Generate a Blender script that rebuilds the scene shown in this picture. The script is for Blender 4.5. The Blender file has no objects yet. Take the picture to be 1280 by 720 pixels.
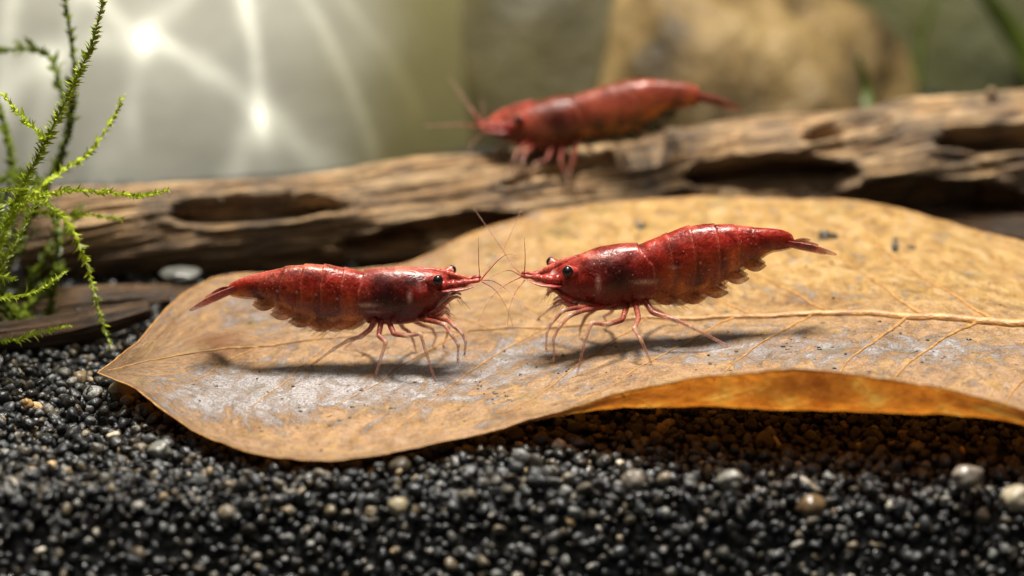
import bpy, math, random
import numpy as np
from mathutils import Vector, Matrix
from mathutils.bvhtree import BVHTree

# ------------------------------------------------------------------ camera, world, lamps
# all lengths below are written in centimetres and multiplied by U when meshes are made
U = 0.01
random.seed(7)
rng = np.random.default_rng(11)
scene = bpy.context.scene
COL = scene.collection

PITCH = math.radians(16.0)
DIST = 24.0                      # camera to the plane of the two shrimps
PXF = 144.0 * DIST               # focal length in photo pixels (photo 1280 wide)
ZC = 0.9                         # height of the point in the middle of the picture
CAM = np.array([0.0, -DIST * math.cos(PITCH), ZC + DIST * math.sin(PITCH)])
FWD = np.array([0.0, math.cos(PITCH), -math.sin(PITCH)])
UPV = np.array([0.0, math.sin(PITCH), math.cos(PITCH)])

cam_data = bpy.data.cameras.new("camera")
cam = bpy.data.objects.new("camera", cam_data)
COL.objects.link(cam)
cam.location = Vector(CAM * U)
cam.rotation_euler = (math.pi / 2 - PITCH, 0, 0)
cam_data.sensor_width = 36
cam_data.lens = PXF / 1280 * 36
cam_data.clip_start = 0.005
cam_data.clip_end = 20
cam_data.dof.use_dof = True
cam_data.dof.focus_distance = (DIST - 0.25) * U
APERTURE_CM = 0.50
cam_data.dof.aperture_fstop = cam_data.lens / (APERTURE_CM * 10)
scene.camera = cam

scene.view_settings.view_transform = 'Standard'
scene.view_settings.look = 'None'
scene.view_settings.gamma = 1
scene.view_settings.exposure = 0.0
scene.render.engine = 'CYCLES'
scene.cycles.use_denoising = True
scene.cycles.max_bounces = 8
scene.cycles.transparent_max_bounces = 12
scene.cycles.sample_clamp_indirect = 4.0

world = bpy.data.worlds.new("World")
scene.world = world
world.use_nodes = True
bg = world.node_tree.nodes['Background']
bg.inputs[0].default_value = (0.86, 0.90, 0.84, 1)
bg.inputs[1].default_value = 0.065

def area_lamp(name, loc, target, sx, sy, watts, color):
    d = bpy.data.lights.new(name, 'AREA')
    d.shape = 'RECTANGLE'
    d.size, d.size_y = sx * U, sy * U
    d.energy = watts
    d.color = color
    o = bpy.data.objects.new(name, d)
    COL.objects.link(o)
    o.location = Vector(loc) * U
    o.rotation_euler = (Vector(target) - Vector(loc)).to_track_quat('-Z', 'Y').to_euler()
    return o

area_lamp("tank_lamp", (0.4, 1.2, 26), (0, 1.0, 0), 7.0, 4.5, 1.95, (1.0, 0.95, 0.86))
area_lamp("front_fill", (-6, -15, 23), (0, 0, 0.5), 14, 10, 0.105, (1.0, 0.95, 0.88))  # added fill to brighten the shrimps from the front, no real lamp there

# ------------------------------------------------------------------ projection helpers
def ray(px, py):
    d = FWD * PXF + np.array([1.0, 0, 0]) * (px - 640) + UPV * (360 - py)
    return d / np.linalg.norm(d)
def on_y(px, py, y):
    d = ray(px, py); return CAM + d * ((y - CAM[1]) / d[1])
def on_z(px, py, z):
    d = ray(px, py); return CAM + d * ((z - CAM[2]) / d[2])
def project(v):
    r = v - CAM
    dep = r @ FWD
    return np.stack([640 + PXF * r[..., 0] / dep, 360 - PXF * (r @ UPV) / dep], -1)

# ------------------------------------------------------------------ noise
def _hash(ix, iy, iz, seed):
    n = (ix * 374761393 + iy * 668265263 + iz * 2147483647 + seed * 1274126177) & 0xFFFFFFFF
    n = ((n ^ (n >> 13)) * 1274126177) & 0xFFFFFFFF
    n = ((n ^ (n >> 16)) * 2246822519) & 0xFFFFFFFF
    return ((n ^ (n >> 15)) & 0xFFFFFF) / float(0xFFFFFF)
def vnoise(p, seed=0):
    p = np.asarray(p, float)
    i = np.floor(p).astype(np.int64); f = p - i
    f = f * f * f * (f * (f * 6 - 15) + 10)
    out = 0
    for dx in (0, 1):
        for dy in (0, 1):
            for dz in (0, 1):
                w = (f[..., 0] if dx else 1 - f[..., 0]) * (f[..., 1] if dy else 1 - f[..., 1]) * (f[..., 2] if dz else 1 - f[..., 2])
                out = out + w * _hash(i[..., 0] + dx, i[..., 1] + dy, i[..., 2] + dz, seed)
    return out * 2 - 1
def fbm(p, octs=4, seed=0, gain=0.5):
    p = np.asarray(p, float); a, s, t = 1.0, 0, 0
    for k in range(octs):
        s = s + a * vnoise(p * (2 ** k) + 17.3 * k, seed + k); t += a; a *= gain
    return s / t
def smooth(a, b, x):
    t = np.clip((x - a) / (b - a), 0, 1); return t * t * (3 - 2 * t)

# ------------------------------------------------------------------ object helpers
def tag(o, label=None, cat=None, group=None, kind=None):
    if label: o["label"] = label
    if cat: o["category"] = cat
    if group: o["group"] = group
    if kind: o["kind"] = kind
    return o
def thing(name, base, label, cat, group=None):
    o = bpy.data.objects.new(name, None); COL.objects.link(o)
    o.location = Vector(base) * U; o.empty_display_size = 0.003
    o["_base"] = [float(b) for b in base]
    return tag(o, label, cat, group)
def mk(name, verts, faces, mat, parent=None, base=None, attrs=None, flat=False):
    """verts in world centimetres; the object's origin is its thing's base."""
    verts = np.asarray(verts, float)
    if base is None:
        base = np.array(parent["_base"]) if parent is not None else np.array([0.0, 0, 0])
    base = np.asarray(base, float)
    me = bpy.data.meshes.new(name)
    lv = (verts - base) * U
    if isinstance(faces, np.ndarray):
        k = faces.shape[1]
        me.vertices.add(len(lv)); me.vertices.foreach_set("co", lv.astype(np.float32).ravel())
        me.loops.add(faces.size); me.loops.foreach_set("vertex_index", faces.astype(np.int32).ravel())
        me.polygons.add(len(faces)); me.polygons.foreach_set("loop_start", np.arange(0, faces.size, k, dtype=np.int32))
        me.update(calc_edges=True); me.validate()
    else:
        me.from_pydata([tuple(v) for v in lv], [], [tuple(f) for f in faces]); me.update()
    if not flat:
        me.polygons.foreach_set("use_smooth", np.ones(len(me.polygons), dtype=bool))
    for an, av in (attrs or {}).items():
        av = np.asarray(av, np.float32)
        if av.ndim == 1:
            a = me.attributes.new(an, 'FLOAT', 'POINT'); a.data.foreach_set("value", av)
        elif av.shape[1] == 4:
            a = me.attributes.new(an, 'FLOAT_COLOR', 'POINT'); a.data.foreach_set("color", av.ravel())
        else:
            a = me.attributes.new(an, 'FLOAT_VECTOR', 'POINT'); a.data.foreach_set("vector", av.ravel())
    o = bpy.data.objects.new(name, me); COL.objects.link(o)
    if mat is not None: me.materials.append(mat)
    if parent is not None:
        pb = np.array(parent["_base"]) if "_base" in parent else base
        o.parent = parent; o.location = Vector((base - pb) * U)
    else:
        o.location = Vector(base * U)
    o["_base"] = [float(b) for b in base]
    return o
def grid_faces(n, m, wrap=False):
    i, j = np.meshgrid(np.arange(n - 1), np.arange(m if wrap else m - 1), indexing='ij')
    j2 = (j + 1) % m
    return np.stack([i * m + j, i * m + j2, (i + 1) * m + j2, (i + 1) * m + j], -1).reshape(-1, 4)
def catmull(P, n):
    P = np.asarray(P, float)
    Q = np.vstack([2 * P[0] - P[1], P, 2 * P[-1] - P[-2]])
    seg = len(P) - 1
    t = np.linspace(0, seg, n); k = np.minimum(t.astype(int), seg - 1); f = (t - k)[:, None]
    a, b, c, d = Q[k], Q[k + 1], Q[k + 2], Q[k + 3]
    return 0.5 * ((2 * b) + (c - a) * f + (2 * a - 5 * b + 4 * c - d) * f ** 2 + (3 * b - a - 3 * c + d) * f ** 3)
def frames(P, up=(0.02, 0.1, 1)):
    T = np.gradient(P, axis=0); T /= np.linalg.norm(T, axis=1)[:, None] + 1e-12
    N = np.zeros_like(P); u = np.array(up, float)
    if abs(T[0] @ u) / np.linalg.norm(u) > 0.95: u = np.array([1.0, 0.2, 0])
    v = u - T[0] * (T[0] @ u); N[0] = v / np.linalg.norm(v)
    for k in range(1, len(P)):
        v = N[k - 1] - T[k] * (T[k] @ N[k - 1]); N[k] = v / (np.linalg.norm(v) + 1e-12)
    return T, N, np.cross(T, N)
def tube_data(P, R, seg=8, squash=1.0, up=(0.02, 0.1, 1)):
    P = np.asarray(P, float); R = np.broadcast_to(np.asarray(R, float), (len(P),))
    T, N, B = frames(P, up)
    a = np.linspace(0, 2 * math.pi, seg, endpoint=False)
    V = P[:, None] + R[:, None, None] * (np.cos(a)[None, :, None] * N[:, None] * squash + np.sin(a)[None, :, None] * B[:, None])
    V = V.reshape(-1, 3)
    F = [tuple(f) for f in grid_faces(len(P), seg, True)]
    n = len(V)
    V = np.vstack([V, P[0] - T[0] * R[0] * 0.4, P[-1] + T[-1] * R[-1] * 0.6])
    for j in range(seg):
        j2 = (j + 1) % seg
        F.append((n, j2, j)); b = (len(P) - 1) * seg
        F.append((n + 1, b + j, b + j2))
    return V, F
def ring_attr(vals, seg):
    vals = np.asarray(vals, float)
    v = np.repeat(vals, seg, axis=0)
    return np.concatenate([v, vals[:1], vals[-1:]], 0)
_ico = {}
def ico(sub):
    if sub in _ico: return _ico[sub]
    import bmesh
    bm = bmesh.new(); bmesh.ops.create_icosphere(bm, subdivisions=sub, radius=1.0)
    V = np.array([v.co[:] for v in bm.verts]); F = np.array([[v.index for v in f.verts] for f in bm.faces])
    bm.free(); _ico[sub] = (V, F); return V, F
def rotmats(n):
    q = rng.normal(size=(n, 4)); q /= np.linalg.norm(q, axis=1)[:, None]
    w, x, y, z = q.T
    return np.stack([1 - 2 * (y * y + z * z), 2 * (x * y - z * w), 2 * (x * z + y * w),
                     2 * (x * y + z * w), 1 - 2 * (x * x + z * z), 2 * (y * z - x * w),
                     2 * (x * z - y * w), 2 * (y * z + x * w), 1 - 2 * (x * x + y * y)], -1).reshape(n, 3, 3)

# ------------------------------------------------------------------ material helpers
class NT:
    def __init__(s, name):
        s.m = bpy.data.materials.new(name); s.m.use_nodes = True
        s.t = s.m.node_tree; s.p = s.t.nodes['Principled BSDF']; s.out = s.t.nodes['Material Output']
    def n(s, typ, ins=None, **kw):
        x = s.t.nodes.new(typ)
        for k, v in kw.items(): setattr(x, k, v)
        for k, v in (ins or {}).items():
            if isinstance(v, bpy.types.NodeSocket): s.t.links.new(v, x.inputs[k])
            else: x.inputs[k].default_value = v
        return x
    def cm(s, scale=(1, 1, 1)):
        c = s.n('ShaderNodeTexCoord').outputs['Object']
        return s.n('ShaderNodeMapping', {'Vector': c, 'Scale': tuple(100 * k for k in scale)}).outputs[0]
    def attr(s, name, out='Fac'): return s.n('ShaderNodeAttribute', attribute_name=name).outputs[out]
    def noise(s, vec, scale, detail=4, rough=0.55, dist=0.0):
        return s.n('ShaderNodeTexNoise', {'Vector': vec, 'Scale': scale, 'Detail': detail, 'Roughness': rough, 'Distortion': dist}).outputs['Fac']
    def voro(s, vec, scale, feature='F1', out='Distance', rnd=1.0):
        return s.n('ShaderNodeTexVoronoi', {'Vector': vec, 'Scale': scale, 'Randomness': rnd}, feature=feature).outputs[out]
    def ramp(s, fac, stops, interp='LINEAR'):
        r = s.n('ShaderNodeValToRGB', {'Fac': fac}); e = r.color_ramp.elements; r.color_ramp.interpolation = interp
        while len(e) < len(stops): e.new(0.5)
        for k, (p, c) in enumerate(stops):
            e[k].position = p; e[k].color = (c if isinstance(c, tuple) else (c, c, c)) + (1,)
        return r.outputs['Color']
    def mix(s, fac, a, b, blend='MIX'):
        x = s.n('ShaderNodeMix', data_type='RGBA', blend_type=blend)
        for k, v in ((0, fac), (6, a), (7, b)):
            if isinstance(v, bpy.types.NodeSocket): s.t.links.new(v, x.inputs[k])
            else: x.inputs[k].default_value = (v if not isinstance(v, tuple) or len(v) == 4 else v + (1,))
        return x.outputs[2]
    def math(s, op, a, b=0.0, clamp=False):
        return s.n('ShaderNodeMath', {0: a, 1: b}, operation=op, use_clamp=clamp).outputs[0]
    def bump(s, h, dist, strength=1.0, normal=None):
        ins = {'Height': h, 'Distance': dist * U, 'Strength': strength}
        if normal is not None: ins['Normal'] = normal
        return s.n('ShaderNodeBump', ins).outputs[0]
    def set(s, **kw):
        for k, v in kw.items():
            k = k.replace('_', ' ')
            if isinstance(v, bpy.types.NodeSocket): s.t.links.new(v, s.p.inputs[k])
            else: s.p.inputs[k].default_value = v
        return s

def mat_gravel():
    s = NT("gravel_grains"); tone = s.attr('tone'); hue = s.attr('hue')
    c = s.cm()
    base = s.ramp(tone, [(0.0, (.006, .007, .008)), (.42, (.016, .017, .019)), (.66, (.05, .052, .053)), (.84, (.13, .13, .122)), (.95, (.26, .24, .20)), (1, (.5, .45, .36))])
    warm = s.mix(s.ramp(hue, [(.45, 0.0), (.8, .9)]), base, s.mix(1.0, base, (1.35, 1.0, .58), 'MULTIPLY'))
    n = s.noise(c, 28, 3, .6)
    colr = s.mix(1.0, warm, s.ramp(n, [(.3, .55), (.7, 1.5)]), 'MULTIPLY')
    s.set(Base_Color=colr, Roughness=s.ramp(s.noise(c, 14, 2), [(.3, .22), (.7, .60)]), Normal=s.bump(n, .014, .9), Specular_IOR_Level=.5)
    return s.m
def mat_bed():
    s = NT("gravel_base"); c = s.cm()
    n = s.voro(c, 9)
    s.set(Base_Color=s.ramp(n, [(.0, (.02, .02, .021)), (.8, (.006, .006, .006))]), Roughness=.6, Normal=s.bump(n, .05, 1.0))
    return s.m
def mat_leaf():
    s = NT("leaf_blade"); uv = s.attr('uvw', 'Vector'); film = s.attr('film'); stain = s.attr('stain'); gold = s.attr('gold')
    n1 = s.noise(uv, 1.1, 6, .6); n2 = s.noise(uv, 4.5, 6, .65, .4); n3 = s.noise(uv, 22, 4, .6)
    base = s.ramp(n1, [(.28, (.24, .125, .06)), (.42, (.38, .215, .105)), (.55, (.43, .26, .145)), (.66, (.40, .22, .09)), (.78, (.46, .31, .19))])
    base = s.mix(s.math('MULTIPLY', gold, .75), base, s.ramp(n2, [(.3, (.38, .195, .045)), (.5, (.53, .305, .080)), (.7, (.60, .42, .19))]))
    base = s.mix(1.0, base, s.ramp(n2, [(.25, .58), (.5, 1.0), (.8, 1.3)]), 'MULTIPLY')
    n5 = s.noise(uv, 48, 3, .65); fib = s.noise(s.n('ShaderNodeMapping', {'Vector': uv, 'Rotation': (0, 0, .6), 'Scale': (9, 40, 1)}).outputs[0], 1.0, 4, .6)
    base = s.mix(1.0, base, s.ramp(n5, [(.3, .66), (.7, 1.34)]), 'MULTIPLY')
    base = s.mix(1.0, base, s.ramp(fib, [(.3, .72), (.7, 1.26)]), 'MULTIPLY')
    base = s.mix(s.ramp(s.noise(uv, 9, 5, .7, 1.0), [(.55, 0.0), (.68, .55)]), base, (.52, .44, .37))
    # venation net
    wv = s.n('ShaderNodeMix', {0: .10, 4: uv, 5: s.n('ShaderNodeTexNoise', {'Vector': uv, 'Scale': 2.5, 'Detail': 2}).outputs['Color']}, data_type='VECTOR').outputs[1]
    e1 = s.ramp(s.voro(wv, 1.9, 'DISTANCE_TO_EDGE'), [(0, 1.0), (.05, 0.0)])
    e2 = s.ramp(s.voro(wv, 5.5, 'DISTANCE_TO_EDGE'), [(0, 1.0), (.10, 0.0)])
    net = s.math('MAXIMUM', s.math('MULTIPLY', e1, .75), s.math('MULTIPLY', e2, .4))
    netv = s.math('MULTIPLY', net, s.ramp(s.noise(uv, 1.7, 3), [(.4, .1), (.62, 1.0)]))
    base = s.mix(s.math('MULTIPLY', netv, .75), base, (.66, .41, .13))
    # pale film
    fn = s.noise(uv, 3.4, 9, .72, .8)
    fm = s.ramp(s.math('ADD', s.math('MULTIPLY', film, .25), fn), [(.58, 0.0), (.74, 1.0)])
    fcol = s.ramp(s.math('ADD', s.math('MULTIPLY', n3, .5), s.math('MULTIPLY', n5, .5)), [(.36, (.27, .19, .14)), (.46, (.48, .43, .41)), (.58, (.74, .735, .80))])
    base = s.mix(s.math('MULTIPLY', fm, .85), base, fcol)
    # green and brown patches
    gm = s.ramp(s.noise(s.n('ShaderNodeMapping', {'Vector': uv, 'Location': (7, 3, 1)}).outputs[0], 1.3, 5, .6), [(.58, 0.0), (.74, .5)])
    base = s.mix(gm, base, (.20, .19, .055))
    base = s.mix(stain, base, (.20, .065, .018))
    # dark specks and pits
    sp = s.noise(s.n('ShaderNodeMapping', {'Vector': uv, 'Location': (2, 9, 4)}).outputs[0], 13, 4, .6)
    spm = s.math('MULTIPLY', s.ramp(sp, [(.62, 0.0), (.67, .9)]), s.ramp(s.noise(uv, .9, 2), [(.42, 0.0), (.58, 1.0)]))
    base = s.mix(spm, base, (.035, .028, .016))
    h = s.math('ADD', s.math('MULTIPLY', n2, .8), s.math('ADD', s.math('MULTIPLY', n3, .55), s.math('MULTIPLY', net, .35)))
    h = s.math('ADD', h, s.math('MULTIPLY', s.math('MULTIPLY', fm, n3), .9))
    h = s.math('ADD', h, s.math('MULTIPLY', n5, .35))
    nb = s.bump(h, .07, .9)
    s.set(Base_Color=base, Roughness=s.ramp(n2, [(.3, .34), (.7, .62)]), Normal=nb, Specular_IOR_Level=.45)
    tr = s.n('ShaderNodeBsdfTranslucent', {'Color': s.mix(1.0, s.ramp(s.noise(uv, 2.2, 4, .6), [(.35, (.55, .14, .012)), (.55, (.85, .30, .03)), (.68, (1.0, .55, .10))]), s.ramp(n2, [(.3, .6), (.7, 1.1)]), 'MULTIPLY'), 'Normal': nb})
    mx = s.n('ShaderNodeMixShader', {0: s.ramp(s.attr('thin'), [(0, .15), (1, .55)]), 1: s.p.outputs[0], 2: tr.outputs[0]})
    s.t.links.new(mx.outputs[0], s.out.inputs[0])
    return s.m
def mat_vein():
    s = NT("leaf_vein"); c = s.cm((1, 3, 3)); n = s.noise(c, 5, 5, .6)
    s.set(Base_Color=s.ramp(n, [(.3, (.24, .11, .035)), (.55, (.44, .23, .07)), (.75, (.55, .33, .12))]), Roughness=.45,
          Normal=s.bump(s.noise(c, 14, 3), .02, .6), Subsurface_Weight=.25, Subsurface_Radius=(.0008, .0004, .0001))
    return s.m
def mat_shell():
    s = NT("shrimp_shell"); col = s.attr('tint', 'Color'); al = s.attr('tint', 'Alpha'); c = s.cm()
    n1 = s.noise(c, 6, 5, .65, .5); n2 = s.noise(c, 26, 4, .6)
    base = s.mix(1.0, col, s.ramp(n1, [(.28, .32), (.5, .9), (.75, 1.6)]), 'MULTIPLY')
    base = s.mix(s.ramp(n2, [(.52, 0.0), (.70, .34)]), base, s.mix(1.0, s.mix(1.0, base, (2.0, 2.6, 2.4), 'MULTIPLY'), (.012, .003, .001), 'ADD'))
    n4 = s.noise(c, 55, 3, .65)
    base = s.mix(1.0, base, s.ramp(n4, [(.3, .5), (.7, 1.5)]), 'MULTIPLY')
    sp = s.voro(c, 30)
    spm = s.math('MULTIPLY', s.ramp(sp, [(.10, 1.0), (.22, 0.0)]), s.ramp(s.noise(c, 5, 3), [(.5, 0.0), (.66, .6)]))
    base = s.mix(spm, base, (.75, .42, .30))
    h = s.math('ADD', n1, s.math('MULTIPLY', n2, .35))
    s.set(Base_Color=base, Roughness=s.ramp(n1, [(.3, .20), (.7, .40)]), Normal=s.bump(h, .018, .8), Specular_IOR_Level=.28,
          Subsurface_Weight=.28, Subsurface_Radius=(.0012, .0002, .0001), Coat_Weight=.10, Coat_Roughness=.08, Alpha=s.math('MULTIPLY', al, s.mix(s.math('LESS_THAN', al, .97), (1, 1, 1, 1), s.ramp(n1, [(.35, 1.25), (.6, .75)])), True))
    return s.m
def mat_eye():
    s = NT("shrimp_eye")
    s.set(Base_Color=(.008, .006, .007, 1), Roughness=.22, Specular_IOR_Level=.4)
    return s.m
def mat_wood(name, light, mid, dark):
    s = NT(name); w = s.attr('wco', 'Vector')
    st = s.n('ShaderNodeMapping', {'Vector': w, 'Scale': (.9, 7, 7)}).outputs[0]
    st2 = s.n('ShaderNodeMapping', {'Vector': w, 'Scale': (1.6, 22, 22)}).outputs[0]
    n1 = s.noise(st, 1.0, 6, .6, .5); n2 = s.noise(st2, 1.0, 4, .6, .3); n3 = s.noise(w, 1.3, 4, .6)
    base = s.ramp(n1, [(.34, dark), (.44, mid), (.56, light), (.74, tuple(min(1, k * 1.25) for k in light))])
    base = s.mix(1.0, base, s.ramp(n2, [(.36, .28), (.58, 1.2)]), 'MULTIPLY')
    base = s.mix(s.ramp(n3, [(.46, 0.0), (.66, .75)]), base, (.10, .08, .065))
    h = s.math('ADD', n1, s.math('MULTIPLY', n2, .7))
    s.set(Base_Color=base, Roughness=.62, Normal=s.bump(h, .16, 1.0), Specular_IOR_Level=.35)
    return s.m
def mat_rock(name, a, b, cdark, scale=.35):
    s = NT(name); c = s.cm(); n = s.noise(c, scale, 4, .5); n2 = s.noise(c, scale * 6, 5, .6)
    base = s.ramp(n, [(.3, cdark), (.48, a), (.68, b)])
    base = s.mix(1.0, base, s.ramp(n2, [(.3, .75), (.7, 1.18)]), 'MULTIPLY')
    s.set(Base_Color=base, Roughness=.6, Normal=s.bump(n2, .15, .6))
    return s.m
def mat_pale():
    s = NT("pale_limestone"); c = s.cm(); n = s.noise(c, .22, 3, .5); n2 = s.noise(c, 1.1, 4, .55)
    base = s.ramp(n, [(.3, (.27, .265, .215)), (.65, (.36, .355, .30))])
    base = s.mix(1.0, base, s.ramp(n2, [(.3, .88), (.7, 1.08)]), 'MULTIPLY')
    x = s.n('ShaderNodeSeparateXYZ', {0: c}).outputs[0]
    olive_amt = s.math('ADD', s.math('MULTIPLY', x, .30), s.math('MULTIPLY', n, 1.1))  # base colour turns olive towards larger x, broken up by noise
    m = s.n('ShaderNodeMapRange', {0: olive_amt, 1: 1.20, 2: 1.85}); m.interpolation_type = 'SMOOTHSTEP'
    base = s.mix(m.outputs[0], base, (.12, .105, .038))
    s.set(Base_Color=base, Roughness=.75, Normal=s.bump(n2, .08, .4))
    return s.m
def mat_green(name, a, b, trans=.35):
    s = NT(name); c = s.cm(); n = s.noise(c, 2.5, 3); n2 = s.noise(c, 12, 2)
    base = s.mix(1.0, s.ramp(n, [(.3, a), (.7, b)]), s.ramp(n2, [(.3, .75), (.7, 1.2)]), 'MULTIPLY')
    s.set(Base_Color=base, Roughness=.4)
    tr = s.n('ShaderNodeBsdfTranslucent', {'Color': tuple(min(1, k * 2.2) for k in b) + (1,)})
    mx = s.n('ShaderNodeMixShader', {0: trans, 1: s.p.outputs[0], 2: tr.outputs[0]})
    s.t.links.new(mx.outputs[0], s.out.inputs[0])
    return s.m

M_GRAV, M_BED, M_LEAF, M_VEIN, M_SHELL, M_EYE = mat_gravel(), mat_bed(), mat_leaf(), mat_vein(), mat_shell(), mat_eye()
M_WOOD = mat_wood("driftwood", (.52, .345, .18), (.36, .21, .095), (.10, .06, .033))
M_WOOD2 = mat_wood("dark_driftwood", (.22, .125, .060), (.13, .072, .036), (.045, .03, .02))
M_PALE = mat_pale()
M_TAN = mat_rock("tan_rock", (.17, .108, .036), (.32, .22, .085), (.035, .025, .010), .9)
M_WALL = mat_rock("tank_back", (.085, .070, .024), (.12, .10, .035), (.045, .038, .013), .3)
M_MOSSROCK = mat_rock("mossy_rock", (.060, .062, .020), (.085, .086, .028), (.032, .036, .012), .5)
M_MOSS = mat_green("moss_green", (.16, .20, .016), (.30, .35, .035), .55)
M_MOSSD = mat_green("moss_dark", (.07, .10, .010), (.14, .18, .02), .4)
M_BLADE = mat_green("blade_green", (.10, .14, .02), (.17, .21, .035), .4)

# ------------------------------------------------------------------ the setting: gravel bed and tank back
CREST = -2.45
def bed_z(x, y):
    x = np.asarray(x, float); y = np.asarray(y, float)
    p = np.stack([x * .55, y * .55, x * 0], -1)
    z = .10 * fbm(p, 3, 5)
    cr = CREST + .12 * fbm(np.stack([x * .7, x * 0 + 3.3, x * 0], -1), 2, 9) - .25 * smooth(-1, -5, x)
    d = np.maximum(cr - y, 0)
    z = z - np.where(d > 0, d * d / (d + .10) * 2.6, 0)
    return z - .02
gx = np.linspace(-16, 16, 161); gy = np.concatenate([np.linspace(-3.7, 8, 157), np.linspace(8.4, 16, 16)])
X, Y = np.meshgrid(gx, gy, indexing='ij')
V = np.stack([X, Y, bed_z(X, Y) - .10], -1).reshape(-1, 3)
tag(mk("gravel_ground", V, grid_faces(len(gx), len(gy)), M_BED), kind="structure")

def grains(region, spacing, rmin, rmax, zoff, sub, ysq=1.0):
    x0, x1, y0, y1 = region
    xs = np.arange(x0, x1, spacing); ys = np.arange(y0, y1, spacing * ysq)
    X, Y = np.meshgrid(xs, ys, indexing='ij'); n = X.size
    X = X.ravel() + rng.uniform(-.5, .5, n) * spacing; Y = Y.ravel() + rng.uniform(-.5, .5, n) * spacing * ysq
    R = rmin + (rmax - rmin) * rng.beta(1.6, 2.6, n)
    Z = bed_z(X, Y) + zoff + rng.uniform(-.03, .03, n)
    P = np.stack([X, Y, Z], -1)
    IV, IF = ico(sub)
    variants = []
    for k in range(10):
        d = 1 + .34 * vnoise(IV * 1.1 + k * 9.1, 40 + k) + .12 * vnoise(IV * 2.6 + k * 3.3, 60 + k)
        C_ = IV * d[:, None]
        for _ in range(14):
            nn = rng.normal(size=3); nn /= np.linalg.norm(nn); dd = rng.uniform(.50, .82)
            C_ = C_ - np.maximum(C_ @ nn - dd, 0)[:, None] * nn * .9
        variants.append(C_ * np.array([1.08, .75 + .35 * rng.random(), .6 + .35 * rng.random()]))
    variants = np.array(variants)[rng.integers(0, 10, n)]
    G = np.einsum('nij,nvj->nvi', rotmats(n), variants) * R[:, None, None] + P[:, None]
    F = (IF[None] + (np.arange(n) * len(IV))[:, None, None]).reshape(-1, 3)
    tone = rng.beta(2.0, 2.3, n); pale = rng.random(n) < .035
    tone = np.where(pale, rng.uniform(.84, 1.0, n), tone * .95)
    return G.reshape(-1, 3), F, np.repeat(tone, len(IV)), np.repeat(rng.random(n), len(IV))
parts = [grains((-6.2, 6.4, -2.6, 2.2), .095, .036, .090, -.02, 2),
         grains((-6.2, 6.4, -2.6, .4), .145, .040, .105, .035, 2),
         grains((-6.2, 6.4, -3.3, -2.5), .095, .034, .085, .0, 2, .36),
         grains((-7, 7, 2.2, 7.6), .15, .06, .11, .0, 1)]
off = 0; VV, FF, TT, HH = [], [], [], []
for v, f, t, h in parts:
    VV.append(v); FF.append(f + off); TT.append(t); HH.append(h); off += len(v)
tag(mk("gravel", np.vstack(VV), np.vstack(FF), M_GRAV, attrs={'tone': np.concatenate(TT), 'hue': np.concatenate(HH)}, flat=True),
    "black and grey aquarium gravel covering the tank bottom", "gravel", kind="stuff")

wx = np.linspace(-16, 16, 40); wz = np.linspace(-1.5, 12, 24)
X, Z = np.meshgrid(wx, wz, indexing='ij')
V = np.stack([X, 16.5 + .25 * fbm(np.stack([X * .3, Z * .3, Z * 0], -1), 3, 3), Z], -1).reshape(-1, 3)
tag(mk("tank_back_wall", V, grid_faces(40, 24), M_WALL), kind="structure")

# ------------------------------------------------------------------ background rocks
def rock(name, centre, size, mat, label, seed, amp=.22, freq=1.0, sub=5):
    IV, IF = ico(sub)
    d = 1 + amp * fbm(IV * freq + seed * 3.7, 4, seed)
    V = IV * d[:, None] * np.array(size) + np.array(centre)
    return tag(mk(name, V, IF, mat, base=np.array(centre) - np.array([0, 0, size[2] * .7])), label, "rock")
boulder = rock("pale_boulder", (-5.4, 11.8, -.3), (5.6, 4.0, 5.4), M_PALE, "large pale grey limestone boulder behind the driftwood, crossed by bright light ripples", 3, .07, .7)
rock("olive_rock", (.6, 11.6, -.3), (2.0, 2.0, 3.0), M_WALL, "dark olive rock between the pale boulder and the tan rock", 5, .2, 1.0)
rock("tan_rock", (2.65, 10.8, -.5), (2.2, 2.0, 2.9), M_TAN, "lumpy tan brown rock behind the driftwood and the rear shrimp", 8, .34, 1.5)
rock("mossy_rock", (8.6, 14.6, -.8), (4.4, 2.6, 5.0), M_MOSSROCK, "dark olive mossy rock in the upper right corner behind the log", 13, .2, 1.2)
def blade(px0, py0, px1, py1, y, w, bend, label):
    a, b = on_y(px0, py0, y), on_y(px1, py1, y)
    m = (a + b) / 2 + np.array([bend, .2, 0])
    base = np.array([a[0], y, float(bed_z(a[0], y))])
    P = catmull([base, a, m, b], 30)
    t = np.linspace(0, 1, 30); R = w * (.35 + .65 * np.sin(math.pi * np.clip(t * .8 + .18, 0, 1)))
    V, F = tube_data(P, R, 10, .16, up=(0, -1, .1))
    return tag(mk("grass_blade", V, F, M_BLADE, base=base), label, "plant", "green blades by the tank back wall")
blade(1148, 130, 1188, -40, 11.6, .26, -.12, "wide bright green blade left of the dark upper right corner")
blade(1085, 150, 1072, 70, 8.2, .07, .05, "short green blade at the right edge of the tan rock")
blade(1330, 160, 1215, -30, 12.0, .20, .1, "dim green blade leaning left across the upper right corner")

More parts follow.
